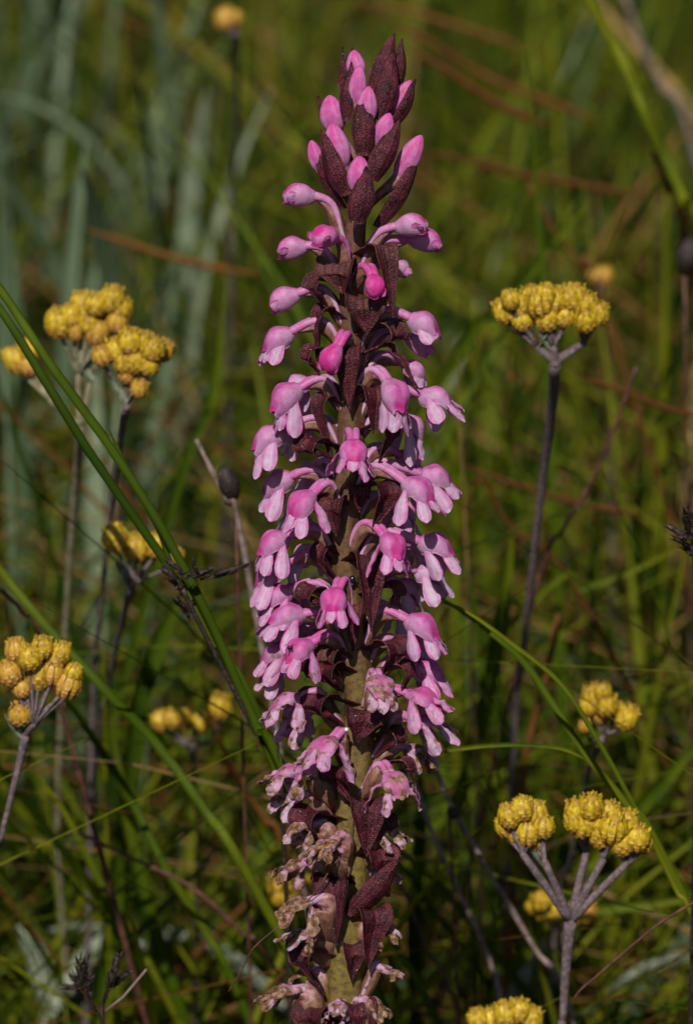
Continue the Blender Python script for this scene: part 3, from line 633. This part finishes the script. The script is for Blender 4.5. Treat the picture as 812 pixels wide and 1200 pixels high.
# ------------------------------------------------------------------ single grass blades that can be told apart
GB = 'long single grass blades crossing the picture'
def blade(label, pts, wd, hue=.6, m=M_GRASS, name='grass_blade', cat='grass blade', toground=True, seed=0, group=GB, tipw=.15, basew=1.0):
    """pts: (photo x, y, plane y) from the tip to the root; the root goes on down to the ground"""
    P = [at(*p) for p in pts]; k = psz(*pts[0])
    d = (P[-1] - P[-2]).normalized(); L = P[-1]
    if toground and L.z > .02:
        foot = Vector((L.x + d.x * min(1.2, 1 / max(.35, -d.z)) * L.z * .6, L.y + .02, 0)); P += [lerp(L, foot, .5) + Vector((d.x * .01, 0, .01)), foot]
    else: foot = L
    C = crom(P, 7); n = len(C); rows = []; H_ = []
    for i, c in enumerate(C):
        v = i / (n - 1); t = (C[min(n - 1, i + 1)] - C[max(0, i - 1)]).normalized()
        tw = .5 * math.sin(v * 3 + seed); vw = (CAM - c).normalized(); s_ = t.cross(Vector((math.sin(tw + seed) * .5, -1, .25))).normalized(); nr = s_.cross(t)
        wv = wd * k * .5 * lerp(tipw, 1, min(1, v / .22)) * (1 if v < .8 else basew)
        rows.append([c - s_ * wv + nr * wv * .35, c - s_ * wv * .5 + nr * wv * .12, c, c + s_ * wv * .5 + nr * wv * .12, c + s_ * wv + nr * wv * .35]); H_ += [hue + .12 * math.sin(v * 9 + seed)] * 5
    mb = MB(); mb.sheet(rows, 1.0 * k, hue=H_, tint=0)
    return tag(build(name, mb, m, origin=foot), label, cat, group)
def stalk(label, pts, r, m, name='dead_stalk', cat='dead stalk', toground=True, group=None):
    if abs(pts[-1][1] - pts[-2][1]) < .9 * abs(pts[-1][0] - pts[-2][0]): toground = False
    P = [at(*p) for p in pts]; k = psz(*pts[0]); L = P[-1]; foot_ = toground
    if toground and L.z > .02:
        d = (L - P[-2]).normalized(); foot = Vector((L.x + d.x * min(1.4, 1 / max(.3, -d.z)) * L.z * .5, L.y + .02, 0)); P += [lerp(L, foot, .5), foot]
    C = crom(P, 6) if len(P) == len(pts) else crom(P[:-2] + [lerp(P[-3], P[-1], .35), lerp(P[-3], P[-1], .68), P[-1]], 6); mb = MB(); mb.tube(C, lambda t: r * .75 * k * (.75 + .4 * t) * (1 + .12 * math.sin(t * 40)) * (1 if foot_ else min(1, .1 + 5 * t, .1 + 5 * (1 - t))), 8, tint=.5, hue=.5)
    return tag(build(name, mb, m, origin=C[-1]), label, cat, group)

blade('long green grass blade from the left edge under the tall everlasting to the orchid base', [(-40, 285, .035), (0, 338, .035), (60, 428, .03), (130, 525, .028), (190, 620, .025), (245, 725, .022), (300, 850, .02), (345, 935, .02)], 11, .62, seed=.3, tipw=.8)
blade('second green grass blade below the first on the left, by the brown node', [(-40, 318, .038), (0, 362, .036), (55, 450, .032), (105, 530, .03), (160, 610, .028), (215, 690, .026), (262, 770, .024), (320, 880, .022)], 11, .5, seed=1.3, tipw=.8)
blade('short pointed grass blade joining the crossing pair from above left', [(129, 503, .03), (140, 530, .03), (162, 575, .029), (186, 620, .027), (204, 668, .026), (250, 750, .024), (300, 850, .022)], 7, .7, seed=2.1)
blade('bright green grass blade from the left edge curving down to the orchid foot', [(-40, 615, .06), (0, 668, .06), (55, 735, .055), (120, 805, .05), (180, 868, .05), (240, 950, .045), (310, 1062, .04)], 12, .72, seed=.8, tipw=.8)
blade('thin olive grass blade branching off left of the lower orchid', [(134, 808, .055), (160, 845, .055), (200, 895, .05), (250, 965, .05), (300, 1050, .045)], 7, .8, seed=1.8)
blade('blurred green grass blade under the golden brown buds going down right', [(60, 790, .085), (100, 850, .085), (150, 930, .085), (190, 1010, .08), (240, 1090, .08), (285, 1180, .08)], 10, .65, seed=2.8, tipw=.6)
blade('broad blurred green grass blade at bottom left between two thin ones', [(128, 830, .10), (145, 930, .10), (165, 1030, .10), (190, 1120, .10), (215, 1200, .10)], 16, .68, seed=.1)
blade('olive grass blade slanting behind the dark seed heads', [(40, 900, .09), (80, 960, .09), (120, 1040, .09), (160, 1110, .09), (200, 1180, .09)], 9, .85, seed=1.1)
blade('thin olive grass blade arching from the pink petals down to the bottom right', [(505, 702, .02), (545, 716, .02), (600, 755, .02), (655, 800, .02), (700, 868, .018), (745, 950, .018), (790, 1040, .018), (830, 1130, .018)], 6, .88, seed=.9)
blade('grass blade crossing the arching one right of the orchid, ending at the sharp yellow clusters', [(500, 690, .035), (560, 730, .035), (610, 772, .035), (650, 830, .033), (690, 890, .03), (735, 945, .03), (790, 1030, .03)], 9, .8, seed=2.3)
blade('fine nearly level grass blade leading right from the lowest pink flowers', [(690, 892, .03), (660, 878, .03), (620, 873, .03), (570, 874, .03), (520, 880, .03)], 4.5, .8, seed=0, toground=False)
blade('wide yellow green grass blade coming down from the top edge at right', [(660, -60, .20), (690, 0, .20), (722, 60, .20), (750, 125, .19), (780, 190, .19), (802, 240, .18), (840, 320, .18)], 14, .92, seed=.5, tipw=.8)
blade('broad bright green grass blade blurred at lower right running up towards the edge', [(830, 850, .13), (790, 900, .13), (740, 955, .13), (690, 1010, .13), (650, 1060, .13)], 20, .8, seed=2)
blade('blurred level green grass blade behind the sharp right clusters', [(830, 1050, .10), (770, 1058, .10), (700, 1065, .10), (640, 1075, .10), (560, 1100, .10)], 14, .8, seed=1)
blade('upright blurred green grass blade right of the middle of the orchid', [(600, 620, .14), (590, 700, .14), (572, 800, .14), (548, 900, .14), (525, 980, .14)], 22, .75, seed=1.5)
blade('dark green grass blade standing close behind the right side of the lower orchid', [(490, 880, .13), (492, 960, .13), (484, 1080, .13), (486, 1200, .13)], 18, .3, seed=.4)
blade('blurred green grass blade crossing above the broad yellow everlasting', [(690, 240, .22), (640, 290, .22), (580, 370, .22), (520, 440, .22)], 14, .7, seed=1.2)
blade('pale green grass blade slanting up right of the middle flowers', [(800, 640, .15), (740, 668, .15), (680, 690, .15), (600, 728, .15)], 9, .85, seed=1)
blade('faint green grass blade rising behind the left middle flowers', [(262, 330, .18), (256, 420, .18), (236, 500, .18), (200, 600, .18)], 12, .7, seed=.2)
blade('broad leaf blade low behind the left side of the orchid foot', [(215, 690, .12), (195, 735, .12), (170, 800, .12), (160, 860, .12)], 22, .6, seed=.2)
blade('stiff green grass blade low at the bottom beside the orchid foot', [(430, 1060, .07), (470, 1120, .07), (520, 1220, .07)], 9, .7, seed=.2)

GD = 'dry stalks tangled behind the flowers'
for i, (lab, pts, r, m) in enumerate([
  ('orange brown straw running right from the orchid tip, the upper one', [(430, 10, .36), (500, 48, .36), (570, 90, .36), (640, 118, .35), (705, 145, .35)], 6, M_STRAW),
  ('orange brown straw below the upper one near the orchid tip', [(470, 55, .30), (520, 80, .30), (580, 120, .3), (650, 152, .3)], 7, M_STRAW),
  ('faint brown straw high above the orchid tip', [(400, 0, .42), (480, 14, .42), (560, 38, .42), (620, 60, .42)], 5, M_STRAW),
  ('rusty straw level with the topmost pink buds on the right', [(480, 176, .30), (540, 186, .30), (610, 204, .3), (690, 218, .3), (760, 232, .3)], 6, M_STRAW),
  ('rusty straw stretching left from the upper hooded buds', [(100, 268, .26), (160, 288, .26), (220, 306, .26), (310, 324, .26)], 6, M_STRAW),
  ('thick pale brown stem leaning in from the top right corner', [(730, -10, .42), (750, 50, .42), (775, 100, .42), (812, 170, .42)], 5, M_MAUVE),
  ('orange stalk dropping to the dark pod at the right edge', [(765, 180, .2), (785, 225, .2), (802, 275, .2)], 6, M_STRAW),
  ('brown straw descending behind the small orange head', [(620, 215, .24), (645, 265, .24), (680, 310, .24), (705, 350, .24)], 5, M_STRAW),
  ('rusty arching straw at right of the broad yellow everlasting', [(670, 440, .16), (720, 455, .16), (780, 478, .16), (830, 490, .16)], 5, M_STRAW),
  ('rust coloured upright straw right of the lower pink flowers', [(655, 720, .12), (640, 790, .12), (622, 860, .12), (608, 960, .12)], 7, M_STRAW),
  ('long brown straw crossing right of the middle flowers', [(530, 540, .17), (600, 566, .17), (680, 590, .17), (760, 605, .17)], 5, M_STRAW),
  ('straw crossing low behind the right middle petals', [(540, 640, .15), (560, 560, .15), (600, 620, .15), (680, 700, .15)], 4, M_STRAW),
  ('dark brown stalk bending past the stem of the broad yellow everlasting', [(745, 430, .12), (720, 500, .12), (690, 570, .12), (660, 620, .12), (625, 700, .12)], 4, M_RUST),
  ('grey mauve dead stem from the lowest pink flowers to the bottom edge', [(485, 915, .07), (510, 985, .07), (540, 1050, .07), (575, 1130, .07), (590, 1210, .07)], 5, M_MAUVE),
  ('grey mauve dead stem with a knob right of the lower orchid', [(505, 890, .06), (532, 950, .06), (575, 1025, .06), (625, 1110, .06), (670, 1190, .06)], 5, M_MAUVE),
  ('pinkish brown stalk bending below the dark pod left of the orchid', [(230, 515, .06), (245, 545, .06), (268, 590, .06), (285, 640, .06)], 5, M_MAUVE),
  ('dark red stalk slanting to the orchid foot across the lower left', [(90, 975, .07), (160, 1008, .07), (225, 1040, .07), (280, 1090, .07), (330, 1150, .07)], 4, M_RUST),
  ('short dark stalk leaning behind the golden brown buds', [(0, 690, .07), (30, 720, .07), (55, 770, .07)], 5, M_RUST),
  ('rust brown stalk low between the orchid foot and the right clusters', [(468, 1030, .09), (500, 1110, .09), (540, 1200, .09)], 4, M_RUST),
  ('orange straw slanting right under the low yellow row', [(240, 810, .11), (270, 900, .11), (310, 960, .11), (340, 1010, .11)], 6, M_STRAW),
]): stalk(lab, pts, r, m, group=GD)
for o in [x for x in bpy.data.objects if x.name.startswith('dead_stalk')]:
    a = o.data.attributes.get('hue')
    if a: a.data.foreach_set('value', [rnd.uniform(.25, .75)] * len(a.data))
stalk('thin reddish brown dry stalk reaching in from the right edge near the bottom', [(672, 1170, .0), (682, 1158, .0), (700, 1143, .0), (738, 1110, .0), (770, 1084, .0), (805, 1062, .0), (850, 1040, .0), (900, 1040, .0), (940, 1090, .0), (960, 1200, .0)], 2.6, M_RUST, 'dry_twig', 'twig')

def seedhead(label, stem, spikes, r, y, name='sedge', extra=None):
    P = [at(a, b_, y) for a, b_ in stem]; k = psz(stem[0][0], stem[0][1], y); foot = Vector((P[-1].x + (P[-1].x - P[-2].x) * 1.5, y + .01, 0))
    root = empty(name, foot, label, 'sedge', None); rg = random.Random(len(label))
    m = MB(); m.tube(crom(P + [lerp(P[-1], foot, .5), foot], 5), r * k, 7); build('stem', m, M_DARK, root)
    for (x0, y0, x1, y1, wd) in spikes:
        A, B = at(x0, y0, y + rg.uniform(-.002, .002)), at(x1, y1, y + rg.uniform(-.002, .002)); m = MB(); ax = (B - A); L = ax.length; ax.normalize()
        m.tube([lerp(A, B, t) for t in (0, .25, .5, .75, 1)], lambda t: wd * k * .34 * math.sin(math.pi * (.12 + .8 * t)), 8)
        e1 = ax.orthogonal().normalized(); e2 = ax.cross(e1)
        for q in range(14):
            t = q / 14; a = q * 2.4; d = e1 * math.cos(a) + e2 * math.sin(a); p0 = lerp(A, B, t) + d * wd * k * .22; sd2 = ax.cross(d); rows = []
            for i in range(4):
                s2 = i / 3; c = p0 + ax * L * .30 * s2 + d * wd * k * .32 * s2; wv = wd * k * .26 * (1 - s2 * .95)
                rows.append([c - sd2 * wv, c + d * wv * .4, c + sd2 * wv])
            m.sheet(rows, .4 * k)
        build('spikelet', m, M_DARK, root)
    if extra:
        m = MB(); m.tube([at(a, b_, y) for a, b_ in extra], 1.4 * k, 6); build('twig', m, M_MAUVE, root)
seedhead('dark forked sedge seed head standing alone at the bottom left', [(119, 1182), (120, 1200), (121, 1240)],
    [(97, 1158, 92, 1124, 11), (97, 1158, 101, 1126, 10), (95, 1158, 74, 1156, 9), (103, 1162, 106, 1146, 12), (98, 1160, 84, 1142, 10), (129, 1155, 139, 1119, 11), (131, 1156, 152, 1138, 10), (128, 1158, 134, 1136, 12), (114, 1186, 100, 1160, 5), (118, 1184, 129, 1154, 6)], 3, .004, extra=[(120, 1188), (145, 1168), (172, 1136)])
seedhead('dark ragged seed head at the right edge level with the lower pink petals', [(812, 640), (816, 700), (818, 800)],
    [(806, 632, 783, 616, 9), (806, 630, 803, 598, 11), (808, 640, 788, 630, 7), (812, 640, 812, 604, 12), (812, 650, 800, 640, 9)], 3, .012)
seedhead('dark burnt brown node where the left grass blades meet a sideways sedge', [(214, 690), (236, 735), (270, 800), (300, 860), (330, 930)],
    [(250, 672, 292, 662, 7), (215, 676, 250, 668, 12), (214, 672, 196, 655, 9), (232, 672, 225, 655, 6), (206, 680, 190, 664, 10), (205, 700, 222, 720, 10), (214, 690, 200, 676, 12), (235, 680, 282, 668, 6)], 3, .02)
def pod(label, x, y_, rx, ry, Y, tilt=0):
    k = psz(x, y_, Y); c = at(x, y_, Y); m = MB()
    root = empty('seed_pod_stalk', Vector((c.x + .01, Y + .01, 0)), label, 'seed pod')
    t = Vector((math.sin(R(tilt)), 0, math.cos(R(tilt))))
    m.tube([c + t * ry * k * s2 for s2 in (-1, -.7, -.3, 0, .3, .7, 1)], lambda q: rx * k * (.12 + .9 * math.sin(math.pi * (.03 + .94 * q)) ** .7), 12, 5, .08); build('pod', m, M_DARK, root)
    m = MB(); m.tube(crom([c - t * ry * k, lerp(c, WORG[root], .4), WORG[root]], 6), 2 * k, 6); build('stem', m, M_RUST, root)
pod('dark pod hanging beside the pinkish stalk left of the middle flowers', 268, 566, 12, 22, .06, -20)
pod('black round pod at the upper right edge below the orange stalk', 806, 300, 15, 22, .16, 10)
pod('small dark knob on the grey dead stem right of the lower orchid', 531, 952, 9, 8, .06, 30)

# ------------------------------------------------------------------ meadow (nobody could count it)
def field(name, label, m, N, region, hmu, wmu, lean, hue, seed, cls='grass', blunt=False, seg=6, clump=None, zbase=0.0, segs=None):
    rs = np.random.RandomState(seed)
    if clump is None:
        x = rs.uniform(region[0], region[1], N); y = rs.uniform(region[2], region[3], N)
    else:
        nc, sg = clump; cx = rs.uniform(region[0], region[1], nc); cy = rs.uniform(region[2], region[3], nc); i = rs.randint(0, nc, N)
        x = cx[i] + rs.normal(0, sg, N); y = cy[i] + rs.normal(0, sg, N)
    ok = ((np.abs(x - base.x) > .012) | (np.abs(y - base.y) > .012)); x, y = x[ok], y[ok]; N = len(x)
    h = np.clip(rs.normal(hmu[0], hmu[1], N), .03, hmu[2]); a = rs.uniform(0, 2 * np.pi, N); ln = np.abs(rs.normal(lean[0], lean[1], N)); wv = np.clip(rs.normal(wmu[0], wmu[1], N), .0006, .02)
    # never let the meadow stand in front of the spike
    zl = np.where(y < .03, .19 - np.minimum(0, y) * .25, 9.0)
    h = np.minimum(h, zl); lx, ly = np.cos(a) * ln, np.sin(a) * ln
    zb = rs.uniform(zbase[0], zbase[1], N) if isinstance(zbase, tuple) else zbase
    near = y < .05; ly = np.where(near, np.abs(ly) * .15, ly); 
    lim = (y - .02); ly = np.where((y + ly * h) < .02, np.maximum(ly, -np.abs(lim) / np.maximum(h, .01)), ly)
    fa = rs.uniform(0, 2 * np.pi, N); sx, sy = np.cos(fa), np.sin(fa)
    V = np.zeros((N, seg + 1, 3, 3)); HU = np.zeros((N, seg + 1, 3)); hb = np.clip(rs.normal(hue[0], hue[1], N), 0, 1) if hue[1] > 0 else rs.beta(hue[0], -hue[1], N)  # beta draw: its dark share of blades paints in the shaded gaps
    droop = rs.uniform(.0, .35, N) * np.minimum(1, ln)
    for i in range(seg + 1):
        t = i / seg; c = 1.0 if not blunt else .8 + .2 * math.sin(math.pi * t)
        px_ = x + lx * h * t ** 1.7; py_ = y + ly * h * t ** 1.7; pz = zb + h * (t - droop * t ** 3)
        ww = wv * ((1 - t ** 2.2) * .95 + .05 if not blunt else max(.12, math.sin(math.pi * (.2 + .79 * t)) ** .6)) * .5
        for j, q in enumerate((-1, 0, 1)):
            V[:, i, j, 0] = px_ + sx * ww * q - sy * ww * .4 * abs(q); V[:, i, j, 1] = py_ + sy * ww * q + sx * ww * .4 * abs(q); V[:, i, j, 2] = pz
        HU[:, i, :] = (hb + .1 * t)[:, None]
    idx = np.arange(N)[:, None, None] * (seg + 1) * 3 + np.arange(seg)[None, :, None] * 3 + np.arange(2)[None, None, :]
    F = np.stack([idx, idx + 1, idx + 4, idx + 3], -1).reshape(-1, 4)
    me = bpy.data.meshes.new(name); V = V.reshape(-1, 3)
    me.vertices.add(len(V)); me.vertices.foreach_set('co', V.ravel()); me.loops.add(len(F) * 4); me.loops.foreach_set('vertex_index', F.ravel().astype(np.int32))
    me.polygons.add(len(F)); me.polygons.foreach_set('loop_start', np.arange(0, len(F) * 4, 4, dtype=np.int32)); me.polygons.foreach_set('use_smooth', np.ones(len(F), bool))
    me.update(calc_edges=True); me.attributes.new('hue', 'FLOAT', 'POINT').data.foreach_set('value', HU.ravel())
    me.materials.append(m); o = bpy.data.objects.new(name, me); COL.objects.link(o); tag(o, label, cls, None, 'stuff'); return o
field('grass', 'dense green meadow grass blurred behind the orchid', M_GRASS, 5800, (-.45, .45, .12, .85), (.22, .075, .39), (.0036, .0014), (.65, .5), (.75, -.95), 1)
field('far_grass', 'green meadow grass farther back, darkened in colour for shade, most blurred', M_GRASS, 5000, (-.8, .8, .7, 2.6), (.19, .05, .30), (.005, .0015), (.6, .5), (.35, -2.4), 6)  # tone skewed dark: shade of the deep gaps put into blade colour
field('yellow_green_grass', 'slender yellow green grass mixed through the meadow', M_GRASS, 2000, (-.45, .45, .10, 1.2), (.25, .07, .39), (.0028, .0009), (.7, .5), (.85, .15), 2)
field('dry_grass', 'rust and straw coloured dead grass tangled in the meadow', M_STRAW, 2200, (-.45, .45, .09, 1.1), (.20, .06, .34), (.0022, .0009), (1.2, .7), (.38, .25), 3)
field('fine_straw', 'many fine rusty straws leaning over at the upper right', M_STRAW, 850, (-.06, .34, .18, .60), (.27, .05, .38), (.0026, .0008), (1.3, .5), (.68, .2), 13)
field('silver_foliage', 'grey green woolly leaves in upright clumps in the meadow', M_SILV, 620, (-.30, -.05, .28, .66), (.07, .02, .12), (.0044, .0013), (.38, .25), (.7, -1.0), 4, 'foliage', True, clump=(48, .010), zbase=(.04, .26))
field('silver_stems', 'thin pale woolly stems carrying the grey green leaves', M_SILV, 150, (-.30, -.05, .22, .62), (.27, .04, .34), (.0022, .0005), (.06, .05), (.4, .2), 4, 'foliage', clump=(48, .007))
field('pale_foliage', 'scattered grey green woolly leaves low in the meadow', M_SILV, 500, (-.45, .45, .14, .9), (.18, .05, .29), (.005, .0018), (.6, .4), (.35, -1.3), 8, 'foliage', True, clump=(160, .014))
field('thin_near_grass', 'thin scattered green grass just behind the flower spikes', M_GRASS, 900, (-.24, .24, .06, .22), (.245, .05, .35), (.0016, .0006), (.6, .4), (.75, .25), 16)
field('short_grass', 'short grass covering the ground all around, darkened in colour for shade', M_GRASS, 9000, (-1.6, 1.6, -1.1, 2.6), (.07, .03, .15), (.0035, .001), (.5, .3), (.3, -1.8), 5, seg=4)  # low blades toned dark, painting in the shade near the ground
